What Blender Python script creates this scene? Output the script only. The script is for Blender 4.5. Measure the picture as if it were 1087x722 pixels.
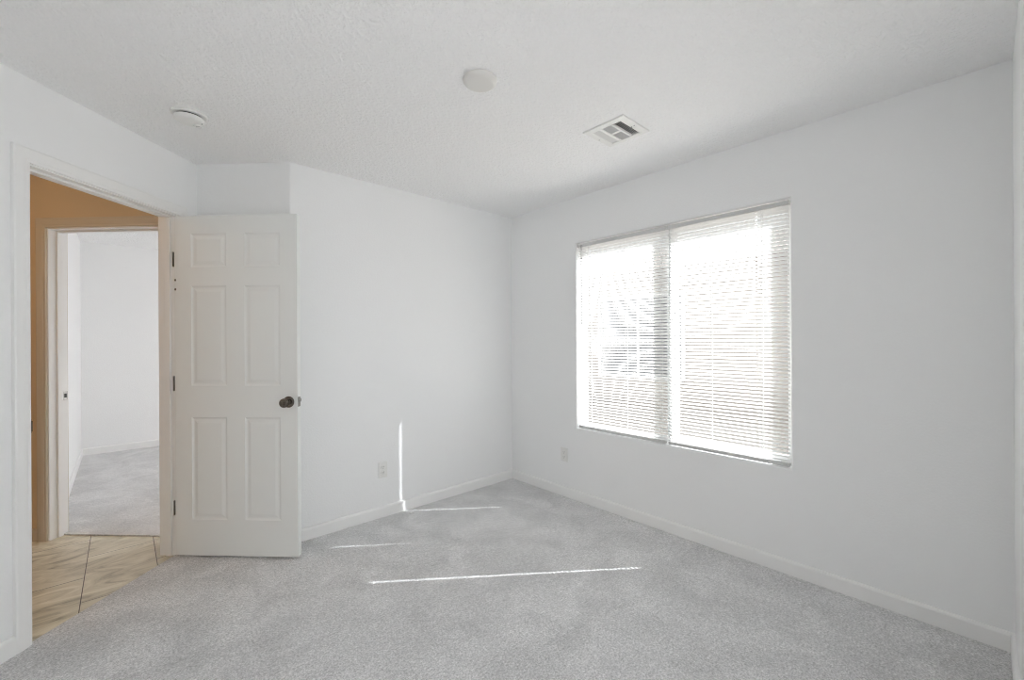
import bpy, bmesh, math, random
from mathutils import Vector, Matrix

random.seed(7)
for o in list(bpy.data.objects):
    bpy.data.objects.remove(o, do_unlink=True)
SC = bpy.context.scene
COL = SC.collection

# ------------------------------------------------------------------ camera
F_PX, HOR, PSI, CX, CY, CH, ROLL = 454.371, 360.265, 0.7392, -2.70931, -2.97549, 1.29974, -0.005461
FW = Vector((math.sin(PSI), math.cos(PSI), 0)); RT = Vector((math.cos(PSI), -math.sin(PSI), 0)); UP = Vector((0, 0, 1))
c_, s_ = math.cos(ROLL), math.sin(ROLL)
R_ = c_ * RT + s_ * UP
U_ = c_ * UP - s_ * RT
cd = bpy.data.cameras.new('camera'); cam = bpy.data.objects.new('camera', cd); COL.objects.link(cam)
M = Matrix.Identity(4)
for i in range(3):
    M[i][0] = R_[i]; M[i][1] = U_[i]; M[i][2] = -FW[i]
M[0][3], M[1][3], M[2][3] = CX, CY, CH
cam.matrix_world = M
cd.sensor_fit = 'HORIZONTAL'; cd.sensor_width = 36.0
cd.lens = F_PX * 36.0 / 1087.0
cd.shift_y = -(361.0 - HOR) / 1087.0
cd.clip_start = 0.01
SC.camera = cam

# ------------------------------------------------------------------ sky, sun, lamps, exposure
SKY, SUN, EXPO = 0.58, 9.0, 1.34
w = bpy.data.worlds.new('sky'); SC.world = w; w.use_nodes = True
wn = w.node_tree.nodes; wl = w.node_tree.links
bg = wn['Background']; bg.inputs['Strength'].default_value = SKY
bg.inputs['Color'].default_value = (0.93, 0.96, 1.0, 1)
sd = bpy.data.lights.new('sun', 'SUN'); sun = bpy.data.objects.new('sun', sd); COL.objects.link(sun)
SUN_EL = math.radians(41.1)
tosun = Vector((0.797 * math.cos(SUN_EL), -0.604 * math.cos(SUN_EL), math.sin(SUN_EL))).normalized()
sun.rotation_euler = tosun.to_track_quat('Z', 'Y').to_euler()
sun.location = (6, -5, 7)
sd.energy = SUN; sd.angle = math.radians(0.40); sd.color = (0.975, 0.98, 1.0)
hl = bpy.data.lights.new('hall_lamp', 'POINT'); hlo = bpy.data.objects.new('hall_lamp', hl); COL.objects.link(hlo)
hl.energy = 1.65; hl.color = (1.0, 0.66, 0.31); hl.shadow_soft_size = 0.09
vs = SC.view_settings
SC.display_settings.display_device = 'sRGB'
vs.view_transform = 'Standard'; vs.look = 'None'; vs.gamma = 1.0; vs.exposure = EXPO
vs.use_curve_mapping = False
cy = SC.cycles
cy.max_bounces = 20; cy.diffuse_bounces = 14; cy.glossy_bounces = 4; cy.transmission_bounces = 8; cy.transparent_max_bounces = 16
cy.use_denoising = True
cy.sample_clamp_indirect = 8.0; cy.filter_width = 1.05
cy.caustics_reflective = False; cy.caustics_refractive = False

# ------------------------------------------------------------------ materials
def mat(name, color=(0.8, 0.8, 0.8), rough=0.5, metal=0.0, spec=0.5):
    m = bpy.data.materials.new(name); m.use_nodes = True
    b = m.node_tree.nodes['Principled BSDF']
    b.inputs['Base Color'].default_value = (*color, 1)
    b.inputs['Roughness'].default_value = rough
    b.inputs['Metallic'].default_value = metal
    b.inputs['Specular IOR Level'].default_value = spec
    return m, m.node_tree.nodes, m.node_tree.links, b

def coords(n, l, scale=(1, 1, 1), rot=(0, 0, 0)):
    g = n.new('ShaderNodeNewGeometry')
    mp = n.new('ShaderNodeMapping'); mp.inputs['Scale'].default_value = scale; mp.inputs['Rotation'].default_value = rot
    l.new(g.outputs['Position'], mp.inputs['Vector'])
    return mp.outputs['Vector']

def noise(n, l, v, scale, detail=2.0, rough=0.5, dist=0.0):
    t = n.new('ShaderNodeTexNoise'); t.inputs['Scale'].default_value = scale
    t.inputs['Detail'].default_value = detail; t.inputs['Roughness'].default_value = rough
    t.inputs['Distortion'].default_value = dist
    l.new(v, t.inputs['Vector'])
    return t.outputs['Fac']

def ramp(n, l, fac, stops):
    r = n.new('ShaderNodeValToRGB')
    el = r.color_ramp.elements
    while len(el) < len(stops): el.new(0.5)
    for e, (p, c) in zip(el, stops):
        e.position = p; e.color = (*c, 1)
    l.new(fac, r.inputs['Fac'])
    return r.outputs['Color']

def bump(n, l, b, h, strength, dist):
    bp = n.new('ShaderNodeBump'); bp.inputs['Strength'].default_value = strength; bp.inputs['Distance'].default_value = dist
    l.new(h, bp.inputs['Height']); l.new(bp.outputs['Normal'], b.inputs['Normal'])

def paint(name, color, tex_scale, strength, dist, rough=0.6, blobs=False):
    m, n, l, b = mat(name, color, rough, 0, 0.3)
    v = coords(n, l)
    f = noise(n, l, v, tex_scale, 3, 0.55)
    if blobs:
        f = ramp(n, l, f, [(0.42, (0, 0, 0)), (0.62, (1, 1, 1))])
    bump(n, l, b, f, strength, dist)
    return m

M_WALL = paint('wall_paint', (0.875, 0.88, 0.88), 95, 0.35, 0.003)
M_CEIL = paint('ceiling_paint', (0.90, 0.90, 0.90), 60, 0.6, 0.004, 0.7, True)
M_HALL = paint('hall_paint', (0.72, 0.60, 0.44), 95, 0.3, 0.003)
M_TRIM = paint('trim_paint', (0.87, 0.87, 0.86), 30, 0.03, 0.001, 0.38)
M_TRIM_DIM_WARM = paint('trim_paint_dim_warm_light', (0.66, 0.605, 0.52), 30, 0.03, 0.001, 0.4)  # white trim with the hall's dim warm light put into its color
M_DOOR = paint('door_paint', (0.805, 0.815, 0.795), 60, 0.06, 0.001, 0.42)
M_COVER = mat('cover_plastic', (0.74, 0.73, 0.70), 0.4)[0]
M_PLASTIC = mat('white_plastic', (0.82, 0.82, 0.80), 0.35)[0]
M_OUTLET = mat('outlet_plastic', (0.80, 0.80, 0.78), 0.35)[0]
M_DARK = mat('slot_dark', (0.03, 0.03, 0.03), 0.6)[0]
M_DUCT = mat('duct_metal', (0.40, 0.40, 0.40), 0.6, 0.2)[0]
M_LOUVER = mat('louver_enamel', (0.72, 0.72, 0.71), 0.4)[0]
M_KNOB = mat('aged_nickel', (0.15, 0.13, 0.11), 0.27, 1.0)[0]
M_STEEL = mat('hinge_nickel', (0.30, 0.285, 0.26), 0.45, 0.35)[0]
M_STRIKE = mat('strike_metal', (0.42, 0.41, 0.39), 0.4, 0.9)[0]
M_VINYL = mat('vinyl_frame', (0.80, 0.80, 0.79), 0.4)[0]
M_RAIL = mat('blind_rail', (0.62, 0.62, 0.615), 0.4)[0]
M_WAND = mat('wand_plastic', (0.35, 0.35, 0.35), 0.2)[0]
M_CORD = mat('blind_cord', (0.85, 0.85, 0.84), 0.8)[0]
M_STUCCO = paint('stucco', (0.55, 0.50, 0.45), 60, 0.6, 0.006, 0.9)
M_FAR = paint('neighbor_stucco', (0.42, 0.385, 0.35), 40, 0.6, 0.006, 0.9)

def carpet():
    m, n, l, b = mat('carpet_pile', (0.5, 0.5, 0.5), 1.0, 0, 0.05)
    v = coords(n, l)
    fine = noise(n, l, v, 120, 4, 0.8)
    mid = noise(n, l, v, 42, 3, 0.6)
    v2 = coords(n, l, (1.0, 1.0, 1.0))
    big = noise(n, l, v2, 4.2, 3, 0.55, 0.6)
    c1 = ramp(n, l, fine, [(0.33, (0.46, 0.457, 0.46)), (0.66, (1.0, 0.995, 0.998))])
    c2 = ramp(n, l, mid, [(0.3, (0.86, 0.86, 0.86)), (0.7, (1.08, 1.08, 1.08))])
    c3 = ramp(n, l, big, [(0.33, (0.88, 0.88, 0.88)), (0.66, (1.08, 1.08, 1.08))])
    mx = n.new('ShaderNodeMix'); mx.data_type = 'RGBA'; mx.blend_type = 'MULTIPLY'; mx.inputs['Factor'].default_value = 1
    l.new(c1, mx.inputs['A']); l.new(c2, mx.inputs['B'])
    my = n.new('ShaderNodeMix'); my.data_type = 'RGBA'; my.blend_type = 'MULTIPLY'; my.inputs['Factor'].default_value = 1
    l.new(mx.outputs['Result'], my.inputs['A']); l.new(c3, my.inputs['B'])
    l.new(my.outputs['Result'], b.inputs['Base Color'])
    add = n.new('ShaderNodeMath'); add.operation = 'ADD'
    l.new(fine, add.inputs[0]); l.new(mid, add.inputs[1])
    bump(n, l, b, add.outputs[0], 0.9, 0.007)
    b.inputs['Sheen Weight'].default_value = 0.15
    return m
M_CARPET = carpet()

def tile():
    m, n, l, b = mat('hall_tile', (0.4, 0.33, 0.25), 0.35, 0, 0.4)
    g = n.new('ShaderNodeNewGeometry')
    mp = n.new('ShaderNodeMapping')
    # rows run along world Y: texture x = world y, texture y = world x
    sep = n.new('ShaderNodeSeparateXYZ'); l.new(g.outputs['Position'], sep.inputs[0])
    cmb = n.new('ShaderNodeCombineXYZ')
    ax = n.new('ShaderNodeMath'); ax.operation = 'ADD'; ax.inputs[1].default_value = 0.19 + 0.62 * 10 + 0.615
    ay = n.new('ShaderNodeMath'); ay.operation = 'ADD'; ay.inputs[1].default_value = 2.868 + 0.308 * 20
    l.new(sep.outputs['Y'], ax.inputs[0]); l.new(sep.outputs['X'], ay.inputs[0])
    l.new(ax.outputs[0], cmb.inputs['X']); l.new(ay.outputs[0], cmb.inputs['Y'])
    br = n.new('ShaderNodeTexBrick'); br.offset = 0.5; br.offset_frequency = 2; br.squash = 1
    br.inputs['Scale'].default_value = 1.0; br.inputs['Brick Width'].default_value = 0.615
    br.inputs['Row Height'].default_value = 0.308; br.inputs['Mortar Size'].default_value = 0.0022
    br.inputs['Mortar Smooth'].default_value = 0.2; br.inputs['Bias'].default_value = 0
    br.inputs['Color1'].default_value = (0.92, 0.92, 0.92, 1); br.inputs['Color2'].default_value = (1.06, 1.05, 1.03, 1)
    br.inputs['Mortar'].default_value = (0.16, 0.14, 0.12, 1)
    l.new(cmb.outputs[0], br.inputs['Vector'])
    # stone veins, stretched along one diagonal
    v = coords(n, l, (2.4, 5.5, 1), (0, 0, math.radians(-8)))
    f = noise(n, l, v, 1.6, 6, 0.62, 1.3)
    c = ramp(n, l, f, [(0.30, (0.33, 0.295, 0.215)), (0.44, (0.62, 0.57, 0.445)), (0.58, (0.77, 0.72, 0.585)), (0.70, (0.88, 0.84, 0.72))])
    mx = n.new('ShaderNodeMix'); mx.data_type = 'RGBA'; mx.blend_type = 'MULTIPLY'; mx.inputs['Factor'].default_value = 1
    l.new(c, mx.inputs['A']); l.new(br.outputs['Color'], mx.inputs['B'])
    l.new(mx.outputs['Result'], b.inputs['Base Color'])
    inv = n.new('ShaderNodeMath'); inv.operation = 'SUBTRACT'; inv.inputs[0].default_value = 1
    l.new(br.outputs['Fac'], inv.inputs[1])
    bump(n, l, b, inv.outputs[0], 0.5, 0.002)
    return m
M_TILE = tile()

def slat_mat():
    m = bpy.data.materials.new('blind_slat_vinyl'); m.use_nodes = True
    n = m.node_tree.nodes; l = m.node_tree.links; n.clear()
    o = n.new('ShaderNodeOutputMaterial'); d = n.new('ShaderNodeBsdfDiffuse'); t = n.new('ShaderNodeBsdfTranslucent')
    d.inputs['Color'].default_value = (0.86, 0.86, 0.855, 1); t.inputs['Color'].default_value = (0.86, 0.86, 0.85, 1)
    x = n.new('ShaderNodeMixShader'); x.inputs[0].default_value = SLAT_T
    l.new(d.outputs[0], x.inputs[1]); l.new(t.outputs[0], x.inputs[2]); l.new(x.outputs[0], o.inputs[0])
    return m
SLAT_T = 0.40
M_SLAT = slat_mat()

def glass_mat():
    m = bpy.data.materials.new('window_glass'); m.use_nodes = True
    n = m.node_tree.nodes; l = m.node_tree.links; n.clear()
    o = n.new('ShaderNodeOutputMaterial'); t = n.new('ShaderNodeBsdfTransparent'); g = n.new('ShaderNodeBsdfGlossy')
    t.inputs['Color'].default_value = (0.94, 0.95, 0.95, 1); g.inputs['Roughness'].default_value = 0.02
    f = n.new('ShaderNodeFresnel'); f.inputs['IOR'].default_value = 1.45
    x = n.new('ShaderNodeMixShader')
    ge = n.new('ShaderNodeNewGeometry'); inv = n.new('ShaderNodeMath'); inv.operation = 'SUBTRACT'; inv.inputs[0].default_value = 1.0
    mu = n.new('ShaderNodeMath'); mu.operation = 'MULTIPLY'
    l.new(ge.outputs['Backfacing'], inv.inputs[1]); l.new(inv.outputs[0], mu.inputs[0]); l.new(f.outputs[0], mu.inputs[1])
    l.new(mu.outputs[0], x.inputs[0]); l.new(t.outputs[0], x.inputs[1]); l.new(g.outputs[0], x.inputs[2]); l.new(x.outputs[0], o.inputs[0])
    return m
M_GLASS = glass_mat()
M_DGLASS = mat('dark_window_glass', (0.14, 0.145, 0.15), 0.08, 0, 0.6)[0]

def rooftile():
    m, n, l, b = mat('roof_tile', (0.27, 0.22, 0.19), 0.85)
    v = coords(n, l)
    wv = n.new('ShaderNodeTexWave'); wv.inputs['Scale'].default_value = 3.0; wv.bands_direction = 'Y'
    l.new(v, wv.inputs['Vector'])
    bump(n, l, b, wv.outputs['Fac'], 1.0, 0.05)
    return m
M_ROOF = rooftile()
def gravel():
    m, n, l, b = mat('desert_gravel', (0.5, 0.43, 0.36), 0.95)
    v = coords(n, l)
    f = noise(n, l, v, 28, 4, 0.7)
    l.new(ramp(n, l, f, [(0.3, (0.36, 0.32, 0.28)), (0.7, (0.64, 0.59, 0.53))]), b.inputs['Base Color'])
    bump(n, l, b, f, 0.8, 0.02)
    return m
M_GRAVEL = gravel()

def shade_mat(tr=0.85):
    m = bpy.data.materials.new('shade_cloth'); m.use_nodes = True
    n = m.node_tree.nodes; l = m.node_tree.links; n.clear()
    o = n.new('ShaderNodeOutputMaterial'); d = n.new('ShaderNodeBsdfDiffuse'); t = n.new('ShaderNodeBsdfTranslucent')
    x = n.new('ShaderNodeMixShader'); x.inputs[0].default_value = tr
    l.new(d.outputs[0], x.inputs[1]); l.new(t.outputs[0], x.inputs[2]); l.new(x.outputs[0], o.inputs[0])
    return m
M_SHADE = shade_mat()

# ------------------------------------------------------------------ mesh helpers
def finish(name, bm, material, parent=None, smooth=False, origin=None):
    bmesh.ops.remove_doubles(bm, verts=bm.verts, dist=1e-6)
    bmesh.ops.recalc_face_normals(bm, faces=bm.faces)
    if origin is not None:
        bmesh.ops.translate(bm, verts=bm.verts, vec=-Vector(origin))
    me = bpy.data.meshes.new(name); bm.to_mesh(me); bm.free()
    me.materials.append(material)
    if smooth:
        me.polygons.foreach_set('use_smooth', [True] * len(me.polygons))
        try: me.set_sharp_from_angle(angle=math.radians(32))
        except Exception: pass
    o = bpy.data.objects.new(name, me); COL.objects.link(o)
    if parent is not None: o.parent = parent
    elif origin is not None: o.location = origin
    return o

def empty(name, loc=(0, 0, 0), M4=None):
    o = bpy.data.objects.new(name, None); COL.objects.link(o)
    o.empty_display_size = 0.05
    if M4 is not None: o.matrix_world = M4
    else: o.location = loc
    return o

def tag(o, label=None, cat=None, group=None, kind=None):
    if label: o['label'] = label
    if cat: o['category'] = cat
    if group: o['group'] = group
    if kind: o['kind'] = kind
    return o

def box(bm, lo, hi, bevel=0.0, seg=2, f=None):
    """axis box; f maps a local point to a point of the mesh"""
    P = [(x, y, z) for x in (lo[0], hi[0]) for y in (lo[1], hi[1]) for z in (lo[2], hi[2])]
    vs_ = [bm.verts.new(p) for p in P]
    idx = [(0, 1, 3, 2), (4, 6, 7, 5), (0, 4, 5, 1), (2, 3, 7, 6), (0, 2, 6, 4), (1, 5, 7, 3)]
    fs = [bm.faces.new([vs_[i] for i in q]) for q in idx]
    if bevel > 0:
        es = list({e for q in fs for e in q.edges})
        r = bmesh.ops.bevel(bm, geom=es, offset=bevel, segments=seg, affect='EDGES', profile=0.5)
        vv = list({v for q in r['faces'] for v in q.verts} | {v for v in vs_ if v.is_valid})
    else:
        vv = vs_
    if f is not None:
        seen = set()
        stack = list(vv)
        while stack:
            v = stack.pop()
            if v in seen: continue
            seen.add(v)
            for e in v.link_edges: stack.append(e.other_vert(v))
        for v in seen: v.co = f(v.co)

def prism(bm, poly, z0, z1):
    b = [bm.verts.new((p[0], p[1], z0)) for p in poly]; t = [bm.verts.new((p[0], p[1], z1)) for p in poly]
    bm.faces.new(b[::-1]); bm.faces.new(t)
    for i in range(len(poly)):
        j = (i + 1) % len(poly)
        bm.faces.new([b[i], b[j], t[j], t[i]])

def lathe(bm, prof, seg=48, f=None, cap=True):
    """prof: (radius, height) list; revolves about local Z"""
    rings = []
    for r, z in prof:
        if r < 1e-6:
            rings.append([bm.verts.new((0, 0, z))])
        else:
            rings.append([bm.verts.new((r * math.cos(2 * math.pi * k / seg), r * math.sin(2 * math.pi * k / seg), z)) for k in range(seg)])
    allv = [v for r in rings for v in r]
    for a, b in zip(rings[:-1], rings[1:]):
        for k in range(seg):
            k2 = (k + 1) % seg
            if len(a) == 1 and len(b) == 1: continue
            if len(a) == 1: bm.faces.new([a[0], b[k], b[k2]])
            elif len(b) == 1: bm.faces.new([a[k], b[0], a[k2]])
            else: bm.faces.new([a[k], b[k], b[k2], a[k2]])
    if cap:
        for r in (rings[0], rings[-1]):
            if len(r) > 2: bm.faces.new(r)
    if f is not None:
        for v in allv: v.co = f(v.co)

def tube(bm, p0, p1, r, seg=10):
    p0 = Vector(p0); p1 = Vector(p1); d = (p1 - p0)
    q = d.to_track_quat('Z', 'Y'); L = d.length
    lathe(bm, [(r, 0), (r, L)], seg, lambda c: p0 + q @ c)

# ------------------------------------------------------------------ plan of the rooms
H = 2.44
W, S = 1.90938, 0.622285
K = math.sqrt(0.5)
LEN = 3.06492
T = 0.115
N0 = Vector((-W - S * K, S * K, 0))             # inner end of the angled entrance
UD = Vector((-K, -K, 0)); ND = Vector((K, -K, 0))
def dw(u, n, z): return N0 + UD * u + ND * n + Vector((0, 0, z))     # along the angled doorway wall, out of it, up
def dwv(c): return dw(c[0], c[1], c[2])
XL = -3.40
UE = (-XL + N0.x) / K                              # where the doorway wall meets the left wall
E0 = dw(UE, 0, 0)
def xy(v): return (v.x, v.y)

def arc(center, r, a0, a1, k):
    return [(center[0] + r * math.cos(a0 + (a1 - a0) * i / k), center[1] + r * math.sin(a0 + (a1 - a0) * i / k)) for i in range(k + 1)]

ZB, ZT = -0.08, H
# back wall and the short return beside the open door, one partition with a rounded corner
RB = 0.022
tl = RB * math.tan(math.radians(22.5))
cen = (-W + tl, RB)                                # rounded corner: tangent to y=0 and to the 45 degree return
pts = [(0.0, 0.0)] + arc((-W + tl, RB), RB, math.radians(-90), math.radians(-135), 6) 
pts += [xy(dw(0, 0, 0)), xy(dw(0, -T, 0)), xy(dw(-T, -T, 0))]
p1 = dw(-T, 0, 0); t_ = (p1.y - T) / K             # walk along +ND until y = T
pts += [(p1.x + K * t_, T), (0.0, T)]
bm = bmesh.new(); prism(bm, pts, ZB, ZT)
o = finish('wall_back', bm, M_WALL, smooth=True)
tag(o, 'white back wall meeting the window wall, with a short return behind the open door', 'wall', kind='structure')

# window wall with its opening, rounded drywall returns
WY0, WY1, WZ0, WZ1 = -2.272, -0.772, 0.578, 2.070
TW = 0.14
FY0, FY1, FZ0, FZ1 = 0.70, 3.40, 0.08, 2.10        # unseen window sized to light the far room, same outside wall
bm = bmesh.new()
def ring_wall(y0, y1, wy0, wy1, wz0, wz1, bev):
    fr_o = [bm.verts.new((0, y, z)) for y, z in ((y0, ZB), (y1, ZB), (y1, ZT), (y0, ZT))]
    fr_i = [bm.verts.new((0, y, z)) for y, z in ((wy0, wz0), (wy1, wz0), (wy1, wz1), (wy0, wz1))]
    bk_o = [bm.verts.new((TW, y, z)) for y, z in ((y0, ZB), (y1, ZB), (y1, ZT), (y0, ZT))]
    bk_i = [bm.verts.new((TW, y, z)) for y, z in ((wy0, wz0), (wy1, wz0), (wy1, wz1), (wy0, wz1))]
    for i in range(4):
        j = (i + 1) % 4
        bm.faces.new([fr_o[i], fr_o[j], fr_i[j], fr_i[i]])
        bm.faces.new([bk_o[i], bk_i[i], bk_i[j], bk_o[j]])
        bm.faces.new([fr_i[i], fr_i[j], bk_i[j], bk_i[i]])
        bm.faces.new([fr_o[i], bk_o[i], bk_o[j], fr_o[j]])
    es = [bm.edges.get((fr_i[i], fr_i[(i + 1) % 4])) for i in range(4)]
    bmesh.ops.bevel(bm, geom=es, offset=bev, segments=4, affect='EDGES', profile=0.5)
ring_wall(-LEN - T, T, WY0, WY1, WZ0, WZ1, 0.010)
o = finish('wall_window', bm, M_WALL, smooth=True)
tag(o, 'white wall with the large window in it', 'wall', kind='structure')

RX0, RX1, RZ0, RZ1 = -2.98, -1.65, 0.60, 2.16      # opening for the added fill-light window, out of view
bm = bmesh.new()
box(bm, (XL - T, -LEN - T, ZB), (RX0, -LEN, ZT)); box(bm, (RX1, -LEN - T, ZB), (0, -LEN, ZT))
box(bm, (RX0, -LEN - T, ZB), (RX1, -LEN, RZ0)); box(bm, (RX0, -LEN - T, RZ1), (RX1, -LEN, ZT))
tag(finish('wall_right', bm, M_WALL), 'sliver of white wall at the right edge of the photo', 'wall', kind='structure')
bm = bmesh.new(); prism(bm, [(XL, -LEN), (XL, E0.y), (XL - T, E0.y + T * math.tan(math.radians(22.5)) ), (XL - T, -LEN)], ZB, ZT)
tag(finish('wall_left', bm, M_WALL), 'white wall behind the doorway side of the room, beyond the frame', 'wall', kind='structure')

# angled doorway wall
DU0, DU1, DZ = 0.155, 0.920, 2.062                 # clear opening
JT = 0.018
bm = bmesh.new()
box(bm, (0, -T, ZB), (DU0 - JT, 0, ZT), f=dwv)
box(bm, (DU0 - JT, -T, DZ + JT), (DU1 + JT, 0, ZT), f=dwv)
box(bm, (DU1 + JT, -T, ZB), (UE, 0, ZT), f=dwv)
tag(finish('wall_doorway', bm, M_WALL), 'white angled wall with the open doorway in it', 'wall', kind='structure')

# partition of the hall with the second doorway (same plane as the short return)
HN0, HN1, HZ = -1.013, -0.253, 2.042
HEND = -1.75
bm = bmesh.new()
box(bm, (-T, HN1 + JT, ZB), (0, -T, ZT), f=dwv)
box(bm, (-T, HN0 - JT, HZ + JT), (0, HN1 + JT, ZT), f=dwv)
box(bm, (-T, HEND, ZB), (0, HN0 - JT, ZT), f=dwv)
tag(finish('wall_hall', bm, M_HALL), 'tan hall wall around the second doorway', 'wall', kind='structure')
bm = bmesh.new(); box(bm, (-T, HEND - T, ZB), (2.1, HEND, ZT), f=dwv)
tag(finish('wall_hall_side', bm, M_HALL), 'tan hall wall hidden past the doorway edge', 'wall', kind='structure')
bm = bmesh.new(); box(bm, (2.0, HEND, ZB), (2.1, -T, ZT), f=dwv)
box(bm, (UE, -T - 0.01, ZB), (2.0, -T, ZT), f=dwv)
box(bm, (DU1 + 0.09, -T - 0.004, ZB), (UE, -T - 0.0005, ZT), f=dwv)
tag(finish('wall_hall_end', bm, M_HALL), 'tan end of the hall, out of view', 'wall', kind='structure')
# far bedroom
FX, FYB = -3.055, 3.935
cR = dw(-T, 0, 0)
yl = dw(-T, 0, 0).y + (dw(-T, 0, 0).x - FX)        # left wall meets the diagonal partition
tcorner = (dw(-T, 0, 0).x - FX) / K
bm = bmesh.new(); box(bm, (FX - T, dw(-T, -tcorner, 0).y - 0.02, ZB), (FX, FYB + T, ZT))
tag(finish('wall_bedroom_left', bm, M_WALL), 'bright white left wall of the bedroom beyond the hall', 'wall', kind='structure')
bm = bmesh.new(); box(bm, (FX, FYB, ZB), (TW, FYB + T, ZT))
tag(finish('wall_bedroom_back', bm, M_WALL), 'white back wall of the bedroom beyond the hall', 'wall', kind='structure')
bm = bmesh.new()
ring_wall(T, FYB, FY0, FY1, FZ0, FZ1, 0.010)
tag(finish('wall_bedroom_window', bm, M_WALL), 'outside wall of the bedroom beyond the hall, out of view', 'wall', kind='structure')

# ceiling, with the hole the air register sits over
VX, VY, VH = -0.697, -1.627, 0.098
bm = bmesh.new()
X0, X1, Y0, Y1 = -5.2, TW, -LEN - T, FYB + T
zc0, zc1 = H, H + 0.12
box(bm, (X0, Y0, zc0), (VX - VH, Y1, zc1)); box(bm, (VX + VH, Y0, zc0), (X1, Y1, zc1))
box(bm, (VX - VH, Y0, zc0), (VX + VH, VY - VH, zc1)); box(bm, (VX - VH, VY + VH, zc0), (VX + VH, Y1, zc1))
tag(finish('ceiling', bm, M_CEIL), 'white textured ceiling over the room', 'ceiling', kind='structure')

# floors
sill0 = dw(DU0 - JT, -0.012, 0); sill1 = dw(DU1 + JT, -0.012, 0)
poly = [(0, 0), (-W, 0), xy(N0), xy(dw(DU0 - JT, 0, 0)), xy(sill0), xy(sill1), xy(dw(DU1 + JT, 0, 0)), xy(E0), (XL, -LEN), (0, -LEN)]
bm = bmesh.new(); prism(bm, poly, -0.06, 0.0)
tag(finish('floor', bm, M_CARPET), 'light grey carpet of the empty room', 'floor', kind='structure')
bm = bmesh.new()
poly = [xy(sill0), xy(dw(DU0 - JT, -T, 0)), xy(dw(0, -T, 0)), xy(dw(0, HN1 + JT, 0)), xy(dw(-0.082, HN1 + JT, 0)), xy(dw(-0.082, HN0 - JT, 0)),
        xy(dw(0, HN0 - JT, 0)), xy(dw(0, HEND, 0)), xy(dw(2.0, HEND, 0)), xy(dw(2.0, -T, 0)), xy(dw(DU1 + JT, -T, 0)), xy(sill1)]
prism(bm, poly, -0.06, -0.009)
tag(finish('floor_hall', bm, M_TILE), 'brown stone-look tile floor of the hall', 'floor', kind='structure')
bm = bmesh.new()
poly = [xy(dw(-0.082, HN0 - JT, 0)), xy(dw(-0.082, HN1 + JT, 0)), xy(dw(-T, HN1 + JT, 0)), (p1.x + K * t_, T), (0, T), (0, FYB), (FX, FYB),
        xy(dw(-T, -tcorner, 0)), xy(dw(-T, HN0 - JT, 0))]
prism(bm, poly, -0.06, 0.0)
tag(finish('floor_bedroom', bm, M_CARPET), 'light grey carpet of the bedroom beyond the hall', 'floor', kind='structure')

# ------------------------------------------------------------------ profile sweeps (baseboards, casings)
def sweep(bm, path, prof, frame, closed_ends=True):
    """path: list of 2D points in a plane; prof: (offset to the left of travel, height); frame(p2, h) -> 3D"""
    n = len(path); rows = []
    for i, p in enumerate(path):
        d0 = (Vector(path[i]) - Vector(path[i - 1])).normalized() if i > 0 else None
        d1 = (Vector(path[i + 1]) - Vector(path[i])).normalized() if i < n - 1 else None
        if d0 is None: d0 = d1
        if d1 is None: d1 = d0
        n0 = Vector((-d0.y, d0.x)); n1 = Vector((-d1.y, d1.x))
        m = (n0 + n1); m = m / m.dot(n0)
        rows.append([bm.verts.new(frame(Vector(p) + m * a, h)) for a, h in prof])
    for a, b in zip(rows[:-1], rows[1:]):
        for k in range(len(prof)):
            k2 = (k + 1) % len(prof)
            bm.faces.new([a[k], a[k2], b[k2], b[k]])
    bm.faces.new(rows[0]); bm.faces.new(rows[-1][::-1])

BASE = [(0, 0), (0.014, 0), (0.014, 0.066), (0.0115, 0.073), (0.007, 0.078), (0, 0.0795)]
def baseboard(name, path, keep, label, z=0.0, m_=None):
    """path: whole run (interior on the left); keep: index range of the segments built"""
    bm = bmesh.new()
    fr = lambda p, h: Vector((p.x, p.y, z + h))
    # build the kept stretch with mitres taken from its neighbours
    i0, i1 = keep
    n = len(path); rows = []
    for i in range(i0, i1 + 1):
        d0 = (Vector(path[i]) - Vector(path[i - 1])).normalized() if i > 0 else None
        d1 = (Vector(path[i + 1]) - Vector(path[i])).normalized() if i < n - 1 else None
        if d0 is None: d0 = d1
        if d1 is None: d1 = d0
        n0 = Vector((-d0.y, d0.x)); n1 = Vector((-d1.y, d1.x))
        m = n0 + n1; m = m / m.dot(n0)
        rows.append([bm.verts.new(fr(Vector(path[i]) + m * a, h)) for a, h in BASE])
    for a, b in zip(rows[:-1], rows[1:]):
        for k in range(len(BASE)):
            k2 = (k + 1) % len(BASE)
            bm.faces.new([a[k], a[k2], b[k2], b[k]])
    bm.faces.new(rows[0]); bm.faces.new(rows[-1][::-1])
    o = finish(name, bm, m_ or M_TRIM)
    tag(o, label, 'baseboard', kind='structure')
CW = 0.062; REV = 0.007
runA = [(XL, -LEN), (0, -LEN), (0, 0), (-W, 0), xy(N0), xy(dw(DU0 - REV - CW, 0, 0))]
baseboard('baseboard_right', runA, (0, 1), 'white baseboard along the right wall')
baseboard('baseboard_window', runA, (1, 2), 'white baseboard under the window wall')
baseboard('baseboard_back', runA, (2, 3), 'white baseboard along the back wall')
baseboard('baseboard_return', runA, (3, 5), 'white baseboard behind the open door')
runB = [xy(dw(DU1 + REV + CW, 0, 0)), xy(E0), (XL, -LEN)]
baseboard('baseboard_doorway', runB, (0, 1), 'short white baseboard left of the doorway casing')
baseboard('baseboard_left', runB, (1, 2), 'white baseboard along the left wall')
baseboard('baseboard_hall', [xy(dw(0, HN0 - REV - CW, 0)), xy(dw(0, HEND, 0))], (0, 1), 'hall baseboard beside the second doorway', -0.009, M_TRIM_DIM_WARM)
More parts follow.
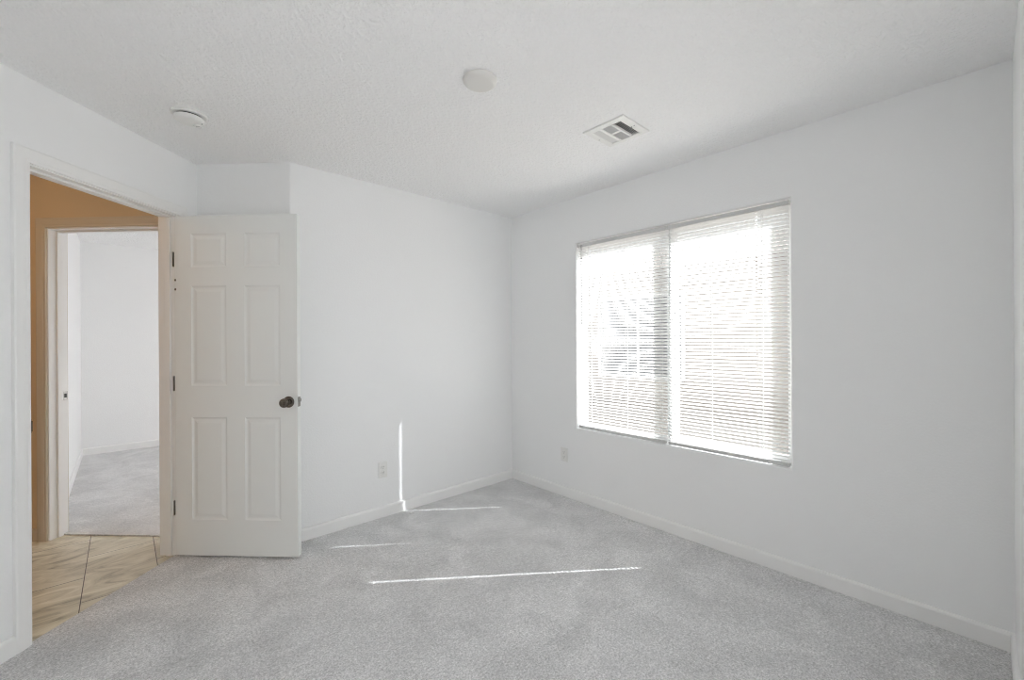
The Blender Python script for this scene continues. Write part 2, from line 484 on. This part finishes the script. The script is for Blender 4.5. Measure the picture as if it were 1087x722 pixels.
runC = [(0, T), (0, FYB), (FX, FYB), xy(dw(-T, -tcorner, 0))]
baseboard('baseboard_bedroom_back', runC, (1, 2), 'white baseboard along the back of the far bedroom')
baseboard('baseboard_bedroom_left', runC, (2, 3), 'white baseboard along the left of the far bedroom')

# ------------------------------------------------------------------ doorway trim
CAS = [(0.0, 0), (0.0, 0.009), (0.004, 0.0115), (0.014, 0.0115), (0.018, 0.0135), (0.030, 0.0155), (CW - 0.006, 0.017), (CW, 0.014), (CW, 0)]
def door_trim(name, a0, a1, ztop, zbot, along, f, label, far_sign, room_face, hall_face, stop_at, stop_w=0.034, cas_mat=None):
    cas_mat = cas_mat or M_TRIM
    """a = coordinate across the opening, d = depth through the wall (room_face .. hall_face); f(a, d, z) -> point"""
    root = empty(name, f((a0 + a1) / 2, room_face, 0))
    tag(root, label, 'door frame', kind='structure')
    inv = Matrix.Translation(-root.location)
    def part(nm, bm, m):
        bmesh.ops.transform(bm, matrix=inv, verts=bm.verts)
        return finish(nm, bm, m, root)
    ff = lambda c: f(c[0], c[1], c[2])
    lo, hi = min(room_face, hall_face), max(room_face, hall_face)
    bm = bmesh.new()
    box(bm, (a0 - JT, lo, zbot), (a0, hi, ztop + JT), f=ff)
    box(bm, (a1, lo, zbot), (a1 + JT, hi, ztop + JT), f=ff)
    box(bm, (a0, lo, ztop), (a1, hi, ztop + JT), f=ff)
    part('jamb', bm, M_TRIM)
    bm = bmesh.new()
    s0, s1 = stop_at, stop_at + stop_w
    box(bm, (a0, s0, zbot), (a0 + 0.011, s1, ztop), 0.002, 1, f=ff)
    box(bm, (a1 - 0.011, s0, zbot), (a1, s1, ztop), 0.002, 1, f=ff)
    box(bm, (a0 + 0.011, s0, ztop - 0.011), (a1 - 0.011, s1, ztop), 0.002, 1, f=ff)
    part('door_stop', bm, M_TRIM)
    for face, sg, zb in ((room_face, 1, zbot), (hall_face, -1, zbot)):
        bm = bmesh.new()
        # the run goes up one side, across, down the other; casing widens outwards
        path = [(a0 - REV, zb), (a0 - REV, ztop + REV), (a1 + REV, ztop + REV), (a1 + REV, zb)]
        sweep(bm, path, CAS, lambda p, h, face=face, sg=sg: f(p.x, face + sg * h * far_sign, p.y))
        part('casing', bm, cas_mat)
    return root, part, ff
trim1, part1, ff1 = door_trim('trim_1', DU0, DU1, DZ, -0.009, None, lambda a, d, z: dw(a, d, z),
                              'white casing and jamb of the open doorway in the angled wall', 1, 0.0, -T, -0.072)
bm = bmesh.new(); box(bm, (DU1 - 0.0015, -0.034, 0.905), (DU1, 0.0, 0.965), f=ff1)
box(bm, (DU1 - 0.0035, -0.002, 0.912), (DU1 + 0.004, 0.0035, 0.958), 0.001, 1, f=ff1)
tag(part1('strike_plate', bm, M_KNOB), 'dark metal strike plate')
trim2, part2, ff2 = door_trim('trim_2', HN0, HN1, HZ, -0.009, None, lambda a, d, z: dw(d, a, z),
                              'casing toned for dim warm light, and white jamb, of the second doorway across the hall', 1, 0.0, -T, -0.080, cas_mat=M_TRIM_DIM_WARM)
bm = bmesh.new()
def frame_plate(bm, lo, hi, hole_lo, hole_hi, f):
    # plate in (d, z) with a rectangular hole; thickness along a
    a0, a1 = lo[0], hi[0]
    box(bm, (a0, lo[1], lo[2]), (a1, hi[1], hole_lo[1]), f=f); box(bm, (a0, lo[1], hole_hi[1]), (a1, hi[1], hi[2]), f=f)
    box(bm, (a0, lo[1], hole_lo[1]), (a1, hole_lo[0], hole_hi[1]), f=f); box(bm, (a0, hole_hi[0], hole_lo[1]), (a1, hi[1], hole_hi[1]), f=f)
frame_plate(bm, (HN0, -0.114, 0.905), (HN0 + 0.002, -0.083, 0.962), (-0.108, 0.92), (-0.092, 0.947), ff2)
sp = part2('strike_plate', bm, M_STRIKE); tag(sp, 'small metal strike plate with dark latch hole')
bm = bmesh.new(); box(bm, (HN0 - 0.001, -0.108, 0.92), (HN0 + 0.0006, -0.092, 0.947), f=ff2)
bmesh.ops.transform(bm, matrix=Matrix.Translation(-trim2.location), verts=bm.verts)
finish('latch_hole', bm, M_DARK, sp)

# ------------------------------------------------------------------ the open six panel door
# local frame: x = from hinge edge to free edge, y = thickness (0 = face towards the camera), z up
DWID, DHGT, DTH = 0.755, 2.037, 0.035
phi = math.radians(0.0)
origin = dw(0.1915, 0.015, 0.014)
MX = Matrix.Identity(4)
for i in range(3):
    MX[i][0] = ND[i]; MX[i][1] = -UD[i]; MX[i][2] = UP[i]; MX[i][3] = origin[i]
door = empty('door_1', M4=MX)
tag(door, 'white six-panel door standing open against the short return wall', 'door', kind='structure')
ST, PW, MU = 0.104, 0.218, 0.111
PX = [(ST, ST + PW), (ST + PW + MU, ST + 2 * PW + MU)]
PZ = [(0.215, 0.828), (1.018, 1.616), (1.730, 1.930)]
def panel_face(bm, y, sgn):
    xs = sorted({0, DWID, *[q for p in PX for q in p]}); zs = sorted({0, DHGT, *[q for p in PZ for q in p]})
    V = {(a, b): bm.verts.new((a, y, b)) for a in xs for b in zs}
    for i in range(len(xs) - 1):
        for j in range(len(zs) - 1):
            q = [V[xs[i], zs[j]], V[xs[i + 1], zs[j]], V[xs[i + 1], zs[j + 1]], V[xs[i], zs[j + 1]]]
            if any(abs(xs[i] - p[0]) < 1e-9 for p in PX) and any(abs(zs[j] - p[0]) < 1e-9 for p in PZ):
                x0, x1, z0, z1 = xs[i], xs[i + 1], zs[j], zs[j + 1]
                prev = q
                for ins, dep in ((0.003, 0.0026), (0.010, 0.0050), (0.0165, 0.0050), (0.034, 0.0012), (0.036, 0.0010)):
                    cur = [bm.verts.new((a, y + sgn * dep, b)) for a, b in ((x0 + ins, z0 + ins), (x1 - ins, z0 + ins), (x1 - ins, z1 - ins), (x0 + ins, z1 - ins))]
                    for k in range(4):
                        bm.faces.new([prev[k], prev[(k + 1) % 4], cur[(k + 1) % 4], cur[k]])
                    prev = cur
                bm.faces.new(prev)
            else:
                bm.faces.new(q)
    return V, xs, zs
bm = bmesh.new()
V1, xs, zs = panel_face(bm, 0.0, 1)
V2, _, _ = panel_face(bm, DTH, -1)
for i in range(len(xs) - 1):
    for b in (0, DHGT): bm.faces.new([V1[xs[i], b], V1[xs[i + 1], b], V2[xs[i + 1], b], V2[xs[i], b]])
for j in range(len(zs) - 1):
    for a in (0, DWID): bm.faces.new([V1[a, zs[j]], V1[a, zs[j + 1]], V2[a, zs[j + 1]], V2[a, zs[j]]])
finish('door_leaf', bm, M_DOOR, door)
KZ = 0.921
for side in (0, 1):
    y0, sg = (0.0, -1) if side == 0 else (DTH, 1)
    fk = lambda c, y0=y0, sg=sg: Vector((0.702 + c[0], y0 + sg * c[2], KZ + c[1]))
    bm = bmesh.new()
    lathe(bm, [(0.0335, 0.0), (0.0335, 0.003), (0.031, 0.0065), (0.025, 0.0085), (0.0165, 0.010), (0.0135, 0.016), (0.0128, 0.026), (0.0150, 0.031),
               (0.0215, 0.036), (0.0262, 0.043), (0.0272, 0.050), (0.0255, 0.057), (0.0215, 0.061), (0.0195, 0.0615), (0.018, 0.0600), (0.0, 0.0600)], 40, fk)
    kb = finish('knob', bm, M_KNOB, door, smooth=True)
    tag(kb, 'dark aged nickel door knob')
    if side == 0:
        bm = bmesh.new()
        lathe(bm, [(0.0085, 0.0600), (0.0085, 0.0625), (0.0065, 0.0635), (0.005, 0.0628), (0.0, 0.0628)], 24, fk)
        b_ = finish('lock_button', bm, M_KNOB, kb, smooth=True)
bm = bmesh.new(); box(bm, (DWID, 0.005, KZ - 0.029), (DWID + 0.0016, DTH - 0.005, KZ + 0.029), 0.0006, 1)
lp = finish('latch_plate', bm, M_STEEL, door); tag(lp, 'dark metal latch plate')
bm = bmesh.new()
b8 = [(DWID, 0.011), (DWID + 0.011, 0.013), (DWID + 0.002, DTH - 0.011), (DWID, DTH - 0.011)]
prism(bm, b8, KZ - 0.008, KZ + 0.008)
finish('latch_bolt', bm, M_STRIKE, lp)
for zc in (0.279, 1.030, 1.780):
    bm = bmesh.new()
    lathe(bm, [(0.0, zc - 0.050), (0.004, zc - 0.049), (0.0062, zc - 0.0445), (0.0062, zc + 0.0445), (0.004, zc + 0.049), (0.0, zc + 0.050)], 14,
          lambda c: Vector((-0.0075 + c[0], DTH - 0.002 + c[1] - 0.0005, c[2])))
    box(bm, (-0.0155, 0.004, zc - 0.0445), (-0.0148, DTH - 0.002, zc + 0.0445))
    box(bm, (-0.0013, 0.004, zc - 0.0445), (-0.0003, DTH - 0.003, zc + 0.0445))
    h_ = finish('hinge', bm, M_STEEL, door, smooth=True); tag(h_, 'dull nickel butt hinge')
for zc in (1.597, 1.653):
    bm = bmesh.new(); lathe(bm, [(0.0045, 0.0), (0.0045, 0.0012), (0.003, 0.0018), (0, 0.0018)], 12, lambda c, zc=zc: Vector((0.006 + c[0], -c[2], zc + c[1] * 1.6)))
    finish('screw', bm, M_KNOB, door)

# ------------------------------------------------------------------ window unit
GX = 0.092
wy0, wy1 = WY0 + 0.0, WY1 - 0.0
wroot = empty('window_1', (GX, (wy0 + wy1) / 2, WZ0))
tag(wroot, 'white vinyl sliding window behind the blinds', 'window', kind='structure')
def wpart(nm, bm, m, parent=wroot):
    bmesh.ops.translate(bm, verts=bm.verts, vec=-wroot.location)
    return finish(nm, bm, m, parent)
FWID = 0.020
def rect_frame(bm, x0, x1, y0, y1, z0, z1, wy, wz, bev=0.003):
    box(bm, (x0, y0, z0), (x1, y0 + wy, z1), bev, 1); box(bm, (x0, y1 - wy, z0), (x1, y1, z1), bev, 1)
    box(bm, (x0, y0 + wy, z0), (x1, y1 - wy, z0 + wz), bev, 1); box(bm, (x0, y0 + wy, z1 - wz), (x1, y1 - wy, z1), bev, 1)
bm = bmesh.new(); rect_frame(bm, 0.066, 0.126, wy0, wy1, WZ0, WZ1, FWID, FWID)
wpart('window_frame', bm, M_VINYL)
SZ0, SZ1 = WZ0 + FWID, WZ1 - FWID
for nm, x0, y0, y1, wa, wb in (('sash', 0.070, -1.592, wy1 - FWID, 0.050, 0.026), ('sash', 0.096, wy0 + FWID, -1.501, 0.020, 0.050)):
    bm = bmesh.new()
    box(bm, (x0, y0, SZ0), (x0 + 0.024, y0 + wa, SZ1), 0.003, 1); box(bm, (x0, y1 - wb, SZ0), (x0 + 0.024, y1, SZ1), 0.003, 1)
    box(bm, (x0, y0 + wa, SZ0), (x0 + 0.024, y1 - wb, SZ0 + 0.028), 0.003, 1); box(bm, (x0, y0 + wa, SZ1 - 0.020), (x0 + 0.024, y1 - wb, SZ1), 0.003, 1)
    sa = wpart(nm, bm, M_VINYL)
    bm = bmesh.new(); box(bm, (x0 + 0.010, y0 + wa - 0.006, SZ0 + 0.022), (x0 + 0.014, y1 - wb + 0.006, SZ1 - 0.014))
    wpart('pane', bm, M_GLASS, sa)
# unseen far bedroom window, put in to light it; shade added as diffuser
w2 = empty('window_2', (0.1, (FY0 + FY1) / 2, FZ0)); tag(w2, 'unseen window of the far bedroom, sized for the light it gives', 'window', kind='structure')
bm = bmesh.new(); rect_frame(bm, 0.086, 0.150, FY0, FY1, FZ0, FZ1, FWID, FWID); bmesh.ops.translate(bm, verts=bm.verts, vec=-w2.location)
finish('window_frame', bm, M_VINYL, w2)
bm = bmesh.new(); box(bm, (0.06, FY0 + 0.002, FZ0 + 0.002), (0.0605, FY1 - 0.002, FZ1 - 0.002)); bmesh.ops.translate(bm, verts=bm.verts, vec=-w2.location)
finish('diffuser_shade', bm, shade_mat(0.70), w2)

w3 = empty('added_fill_window', ((RX0 + RX1) / 2, -LEN - 0.08, RZ0)); tag(w3, 'unseen shaded window added in the right wall as fill light', 'window', kind='structure')  # window and shade added to brighten the room, never in view
bm = bmesh.new()
fy = lambda c: Vector((c[1], -LEN - c[0], c[2]))
for lo, hi in (((0.06, RX0, RZ0), (0.11, RX0 + FWID, RZ1)), ((0.06, RX1 - FWID, RZ0), (0.11, RX1, RZ1)), ((0.06, RX0 + FWID, RZ0), (0.11, RX1 - FWID, RZ0 + FWID)), ((0.06, RX0 + FWID, RZ1 - FWID), (0.11, RX1 - FWID, RZ1))):
    box(bm, lo, hi, 0.003, 1, f=fy)
bmesh.ops.translate(bm, verts=bm.verts, vec=-w3.location)
finish('window_frame', bm, M_VINYL, w3)
bm = bmesh.new(); box(bm, (0.045, RX0 + 0.002, RZ0 + 0.002), (0.0455, RX1 - 0.002, RZ1 - 0.002), f=fy); bmesh.ops.translate(bm, verts=bm.verts, vec=-w3.location)
finish('diffuser_shade', bm, M_SHADE, w3)

# ------------------------------------------------------------------ mini blinds
TILT = math.radians(37); SW = 0.025; PITCH = 0.0217; BX = 0.024
def mini_blind(y0, y1, cords, holes, wand, label, skew, ztop=2.061):
    root = empty('mini_blind', (BX, (y0 + y1) / 2, ztop))
    tag(root, label, 'window blind', 'white mini blinds hung side by side in the window')
    def part(nm, bm, m, smooth=False):
        bmesh.ops.translate(bm, verts=bm.verts, vec=-root.location)
        return finish(nm, bm, m, root, smooth)
    # headrail: a channel open to the top
    hz0, hz1 = ztop - 0.025, ztop
    bm = bmesh.new()
    box(bm, (BX - 0.0135, y0, hz0), (BX - 0.0125, y1, hz1), 0.0004, 1); box(bm, (BX + 0.0125, y0, hz0), (BX + 0.0135, y1, hz1), 0.0004, 1)
    box(bm, (BX - 0.0125, y0, hz0), (BX + 0.0125, y1, hz0 + 0.001)); box(bm, (BX - 0.0125, y0, hz1 - 0.0005), (BX + 0.0125, y1, hz1))
    box(bm, (BX - 0.0125, y0, hz0 + 0.001), (BX + 0.0125, y0 + 0.001, hz1)); box(bm, (BX - 0.0125, y1 - 0.001, hz0 + 0.001), (BX + 0.0125, y1, hz1))
    part('headrail', bm, M_RAIL)
    zb = WZ0 + 0.005
    bm = bmesh.new(); box(bm, (BX - 0.011, y0 + 0.004, zb), (BX + 0.011, y1 - 0.004, zb + 0.022), 0.004, 2)
    part('bottom_rail', bm, M_RAIL)
    # slats: crowned strips with route holes for the lift cords
    bm = bmesh.new()
    z = zb + 0.020 + 0.012
    ya, yb = y0 + 0.002, y1 - 0.002
    HWY = 0.0075
    ybr = sorted([ya, yb] + [h + s * HWY for h in holes for s in (-1, 1)])
    m = 6
    ct, st = math.cos(TILT), math.sin(TILT)
    slats = []
    while z < hz0 - 0.010:
        zz = z + random.uniform(-0.0006, 0.0006); ta = TILT + random.uniform(-0.02, 0.02)
        ct, st = math.cos(ta), math.sin(ta)
        rows = []
        tz = (zz - 0.6) / 1.4
        for y in ybr:
            r = []
            if y == ybr[0]: y += skew[0] * tz
            if y == ybr[-1]: y += skew[1] * tz
            for k in range(m + 1):
                s = -1 + 2 * k / m
                a = s * SW / 2; b = 0.0021 * (1 - s * s)
                # room edge (s = -1) up, outer edge down; crown outwards and up
                r.append(bm.verts.new((BX + a * ct + b * st, y, zz - a * st + b * ct)))
            rows.append(r)
        for i in range(len(ybr) - 1):
            hole = any(abs(ybr[i] - (h - HWY)) < 1e-9 for h in holes)
            for k in range(m):
                if hole and 1 < k < m - 2: continue
                bm.faces.new([rows[i][k], rows[i][k + 1], rows[i + 1][k + 1], rows[i + 1][k]])
        slats.append(zz); z += PITCH
    part('slats', bm, M_SLAT, True)
    for c in cords:
        bm = bmesh.new()
        dx = SW / 2 * math.cos(TILT)
        for x in (BX - dx - 0.0012, BX + dx + 0.0012):
            box(bm, (x - 0.0007, c - 0.0009, zb + 0.018), (x + 0.0007, c + 0.0009, hz0 + 0.002))
        part('ladder_cord', bm, M_SLAT)
    if wand:
        bm = bmesh.new(); tube(bm, (BX - 0.021, wand, ztop - 0.016), (BX - 0.023, wand, 1.40), 0.0035, 8)
        tube(bm, (BX - 0.013, wand, ztop - 0.014), (BX - 0.022, wand, ztop - 0.014), 0.003, 8)
        tag(part('tilt_wand', bm, M_WAND), 'grey tilt wand')
    return root
mini_blind(-1.540, WY1 - 0.009, (-0.90, -1.225, -1.50), (-0.890,), -0.826, 'white mini blind at the far end of the window, with the grey tilt wand', (-0.018, 0))
mini_blind(WY0 + 0.010, -1.546, (-1.60, -1.835, -2.125), (-2.094,), None, 'white mini blind in the near half of the window, without a wand', (0, -0.018))

# ------------------------------------------------------------------ electrical outlets
def outlet():
    # local: x across, y out of the wall, z up
    root = empty('wall_outlet')
    bm = bmesh.new(); box(bm, (-0.035, 0, -0.0573), (0.035, 0.0058, 0.0573), 0.0025, 2)
    finish('cover_plate', bm, M_OUTLET, root)
    for zc in (0.0195, -0.0195):
        bm = bmesh.new()
        pts = []
        for k in range(28):
            a = 2 * math.pi * k / 28
            pts.append((0.0172 * math.cos(a), max(-0.0135, min(0.0135, 0.0172 * math.sin(a)))))
        b = [bm.verts.new((p[0], 0.005, zc + p[1])) for p in pts]; t = [bm.verts.new((p[0] * 0.96, 0.0078, zc + p[1] * 0.96)) for p in pts]
        bm.faces.new(b); bm.faces.new(t)
        for k in range(28): bm.faces.new([b[k], b[(k + 1) % 28], t[(k + 1) % 28], t[k]])
        r = finish('receptacle', bm, M_OUTLET, root)
        bm = bmesh.new()
        for x, hh in ((-0.0063, 0.0042), (0.0063, 0.0036)):
            box(bm, (x - 0.0012, 0.0076, zc + 0.0035 - hh), (x + 0.0012, 0.0081, zc + 0.0035 + hh))
        lathe(bm, [(0.0026, 0.0076), (0.0026, 0.0081)], 12, lambda c, zc=zc: Vector((c[0], c[2], zc - 0.0075 + c[1])))
        finish('slots', bm, M_DARK, r)
    bm = bmesh.new(); lathe(bm, [(0.0032, 0.0055), (0.0032, 0.0066), (0.002, 0.0072), (0, 0.0072)], 14, lambda c: Vector((c[0], c[2], c[1])))
    finish('screw', bm, M_OUTLET, root)
    return root
def dup(root):
    r = root.copy(); COL.objects.link(r)
    for ch in list(root.children):
        c = ch.copy(); COL.objects.link(c); c.parent = r
        for g in ch.children:
            d = g.copy(); COL.objects.link(d); d.parent = c
    return r
o1 = outlet(); o2 = dup(o1)
o1.location = (-1.292, 0, 0.344); o1.rotation_euler = (0, 0, math.pi)
o2.location = (0, -0.642, 0.343); o2.rotation_euler = (0, 0, math.pi / 2)
tag(o1, 'white outlet on the back wall, left of the vertical streak of sun', 'outlet', 'white wall outlets near the floor')
tag(o2, 'white outlet on the window wall, below the window near the corner', 'outlet', 'white wall outlets near the floor')

# ------------------------------------------------------------------ ceiling pieces
down = lambda cx, cy: (lambda c: Vector((cx + c[0], cy + c[1], H - c[2])))
# round blank cover
cc = (-1.545, -1.500)
bm = bmesh.new()
lathe(bm, [(0.0, 0.0), (0.071, 0.0), (0.071, 0.002), (0.0745, 0.0022), (0.0748, 0.006), (0.0725, 0.013), (0.067, 0.0195), (0.060, 0.0235), (0.054, 0.0245), (0.0, 0.0250)], 64, lambda c: Vector((c[0], c[1], -c[2])))
o = finish('ceiling_cover_plate', bm, M_COVER, smooth=True); o.location = (cc[0], cc[1], H)
tag(o, 'plain round white cover plate in the middle of the ceiling', 'cover plate')

# smoke detector
sx, sy = -2.455, -0.300
sm = empty('smoke_detector', (sx, sy, H)); tag(sm, 'round white smoke detector on the ceiling near the doorway', 'smoke detector')
fl = lambda c: Vector((c[0], c[1], -c[2]))
bm = bmesh.new(); lathe(bm, [(0.0, 0.0), (0.075, 0.0), (0.0765, 0.004), (0.0755, 0.010), (0.072, 0.0135), (0.060, 0.0145), (0.0, 0.0145)], 56, fl)
finish('base_ring', bm, M_PLASTIC, sm, smooth=True)
bm = bmesh.new(); lathe(bm, [(0.056, 0.0145), (0.056, 0.021)], 56, fl)
finish('vent_gap', bm, M_DARK, sm, smooth=True)
bm = bmesh.new(); lathe(bm, [(0.062, 0.0205), (0.064, 0.0225), (0.0635, 0.029), (0.060, 0.036), (0.053, 0.041), (0.040, 0.044), (0.0, 0.046)], 56, fl)
finish('cover', bm, M_PLASTIC, sm, smooth=True)
bx_, by_ = 0.036, 0.012
bm = bmesh.new(); lathe(bm, [(0.019, 0.040), (0.019, 0.0475), (0.0165, 0.0495), (0.0145, 0.0480), (0.0, 0.0480)], 32, lambda c: Vector((bx_ + c[0], by_ + c[1], -c[2])))
bt = finish('test_button', bm, M_PLASTIC, sm, smooth=True)
bm = bmesh.new(); box(bm, (bx_ - 0.010, by_ - 0.0055, -0.0486), (bx_ + 0.007, by_ - 0.0015, -0.0478), f=lambda c: Vector((bx_ + (c[0] - bx_) * 0.8 - (c[1] - by_) * 0.6, by_ + (c[0] - bx_) * 0.6 * -1 + (c[1] - by_) * 0.8, c[2])))
finish('sound_slot', bm, M_DARK, bt)
bm = bmesh.new(); lathe(bm, [(0.0025, 0.036), (0.0025, 0.0445), (0, 0.045)], 12, lambda c: Vector((0.050 + c[0], -0.018 + c[1], -c[2])))
finish('indicator_light', bm, M_DUCT, sm)

# square air register
vent = empty('air_vent', (VX, VY, H)); tag(vent, 'square white ceiling air register with four louvered sections near the window', 'air vent')
VO, VI = 0.128, 0.096
bm = bmesh.new()
# stamped frame: sloping border
def sq(r, z): return [bm.verts.new((sx_ * r, sy_ * r, -z)) for sx_, sy_ in ((-1, -1), (1, -1), (1, 1), (-1, 1))]
L0 = sq(VO, 0.0); L1 = sq(VO, 0.006); L2 = sq(VO - 0.003, 0.0085); L3 = sq(VI + 0.003, 0.0105); L4 = sq(VI, 0.0095); L5 = sq(VI, -0.004); L6 = sq(VO, -0.0)
for a, b in ((L0, L1), (L1, L2), (L2, L3), (L3, L4), (L4, L5)):
    for k in range(4): bm.faces.new([a[k], a[(k + 1) % 4], b[(k + 1) % 4], b[k]])
finish('frame', bm, M_PLASTIC, vent)
bm = bmesh.new()
g = VI - 0.0005
bars = [((-g, -0.0385, -0.0095), (g, -0.0275, 0.004)), ((-g, 0.028, -0.0095), (g, 0.045, 0.004)), ((-0.0115, -0.0275, -0.0095), (0.0065, 0.028, 0.004)),
        ((-g, -g, -0.0095), (g, -0.0865, 0.004)), ((-g, 0.0905, -0.0095), (g, g, 0.004)), ((-g, -0.0865, -0.0095), (-0.0925, 0.0905, 0.004)), ((0.0925, -0.0865, -0.0095), (g, 0.0905, 0.004))]
for lo, hi in bars: box(bm, lo, hi, 0.0008, 1)
finish('divider', bm, M_PLASTIC, vent)
bm = bmesh.new()
dd = 0.0965
box(bm, (-dd, -dd, 0.100), (dd, dd, 0.101))
for lo, hi in (((-dd, -dd, 0.004), (-dd + 0.001, dd, 0.1)), ((dd - 0.001, -dd, 0.004), (dd, dd, 0.1)), ((-dd, -dd, 0.004), (dd, -dd + 0.001, 0.1)), ((-dd, dd - 0.001, 0.004), (dd, dd, 0.1))):
    box(bm, lo, hi)
finish('duct', bm, M_DUCT, vent)
def louvers(nm, x0, x1, y0, y1, axis, ang, count):
    """blades running along axis ('x' or 'y'), spread over the other direction, leaning by ang"""
    for i in range(count):
        bm = bmesh.new()
        t = (i + 0.5) / count
        hw = 0.0062
        if axis == 'x':
            yc = y0 + (y1 - y0) * t
            f = lambda c: Vector((c[0], yc + c[1] * math.cos(ang) - c[2] * math.sin(ang), -0.003 + c[1] * math.sin(ang) + c[2] * math.cos(ang)))
            box(bm, (x0, -hw, -0.0004), (x1, hw, 0.0004), f=f)
        else:
            xc = x0 + (x1 - x0) * t
            f = lambda c: Vector((xc + c[0] * math.cos(ang) - c[2] * math.sin(ang), c[1], -0.003 + c[0] * math.sin(ang) + c[2] * math.cos(ang)))
            box(bm, (-hw, y0, -0.0004), (hw, y1, 0.0004), f=f)
        finish('louver', bm, M_LOUVER, vent)
louvers('l', -0.0925, 0.0925, -0.0865, -0.0385, 'x', math.radians(48), 5)
louvers('l', -0.0925, 0.0925, 0.045, 0.0905, 'x', math.radians(-40), 5)
louvers('l', -0.0925, -0.0115, -0.0275, 0.028, 'y', math.radians(-50), 8)
louvers('l', 0.0065, 0.0925, -0.0275, 0.028, 'y', math.radians(-54), 8)
bm = bmesh.new(); box(bm, (-0.004, -0.098, -0.022), (0.004, -0.0955, -0.008), 0.0008, 1); box(bm, (-0.004, -0.098, -0.0225), (0.004, -0.086, -0.020), 0.0008, 1)
finish('damper_lever', bm, M_DUCT, vent)
for y in (0.112, -0.112):
    bm = bmesh.new(); lathe(bm, [(0.0035, 0.009), (0.0035, 0.0112), (0.002, 0.0118), (0, 0.0118)], 14, lambda c, y=y: Vector((0.0 + c[0], y + c[1], -c[2])))
    finish('screw', bm, M_DUCT, vent)

# ------------------------------------------------------------------ hall lamp position
hlo.location = dw(1.15, -1.05, 2.25)

# ------------------------------------------------------------------ outdoors, seen only between the slats
bm = bmesh.new(); box(bm, (TW, -14, -0.35), (16, 14, -0.15))
tag(finish('ground', bm, M_GRAVEL), 'pale gravel yard outside the window', 'ground', kind='structure')
NX = 6.0
house = empty('house', (NX, 1.4, -0.15)); tag(house, 'neighboring stucco house seen dimly between the blind slats', 'house')
def hpart(nm, bm, m, parent=house):
    bmesh.ops.translate(bm, verts=bm.verts, vec=-house.location)
    return finish(nm, bm, m, parent)
bm = bmesh.new(); box(bm, (NX, -3.2, -0.15), (NX + 6, 8, 2.75)); hpart('wall', bm, M_FAR)
bm = bmesh.new()
prof = [(NX - 0.45, 2.62), (NX + 3, 3.75), (NX + 6.45, 2.62), (NX + 6.45, 2.75), (NX + 3, 3.90), (NX - 0.45, 2.77)]
a = [bm.verts.new((x, -3.6, z)) for x, z in prof]; b = [bm.verts.new((x, 8.4, z)) for x, z in prof]
bm.faces.new(a); bm.faces.new(b)
for k in range(6): bm.faces.new([a[k], a[(k + 1) % 6], b[(k + 1) % 6], b[k]])
hpart('roof', bm, M_ROOF)
bm = bmesh.new()
def rf(x0, x1, y0, y1, z0, z1, w_):
    box(bm, (x0, y0, z0), (x1, y0 + w_, z1)); box(bm, (x0, y1 - w_, z0), (x1, y1, z1))
    box(bm, (x0, y0 + w_, z0), (x1, y1 - w_, z0 + w_)); box(bm, (x0, y0 + w_, z1 - w_), (x1, y1 - w_, z1))
rf(NX - 0.05, NX + 0.0, 1.19, 3.38, 0.4, 2.27, 0.07)
box(bm, (NX - 0.045, 2.255, 0.47000000000000003), (NX, 2.315, 2.2))
hw_ = hpart('window', bm, M_VINYL)
bm = bmesh.new(); box(bm, (NX - 0.02, 1.25, 0.46), (NX - 0.012, 3.32, 2.21)); hpart('pane', bm, M_DGLASS, hw_)
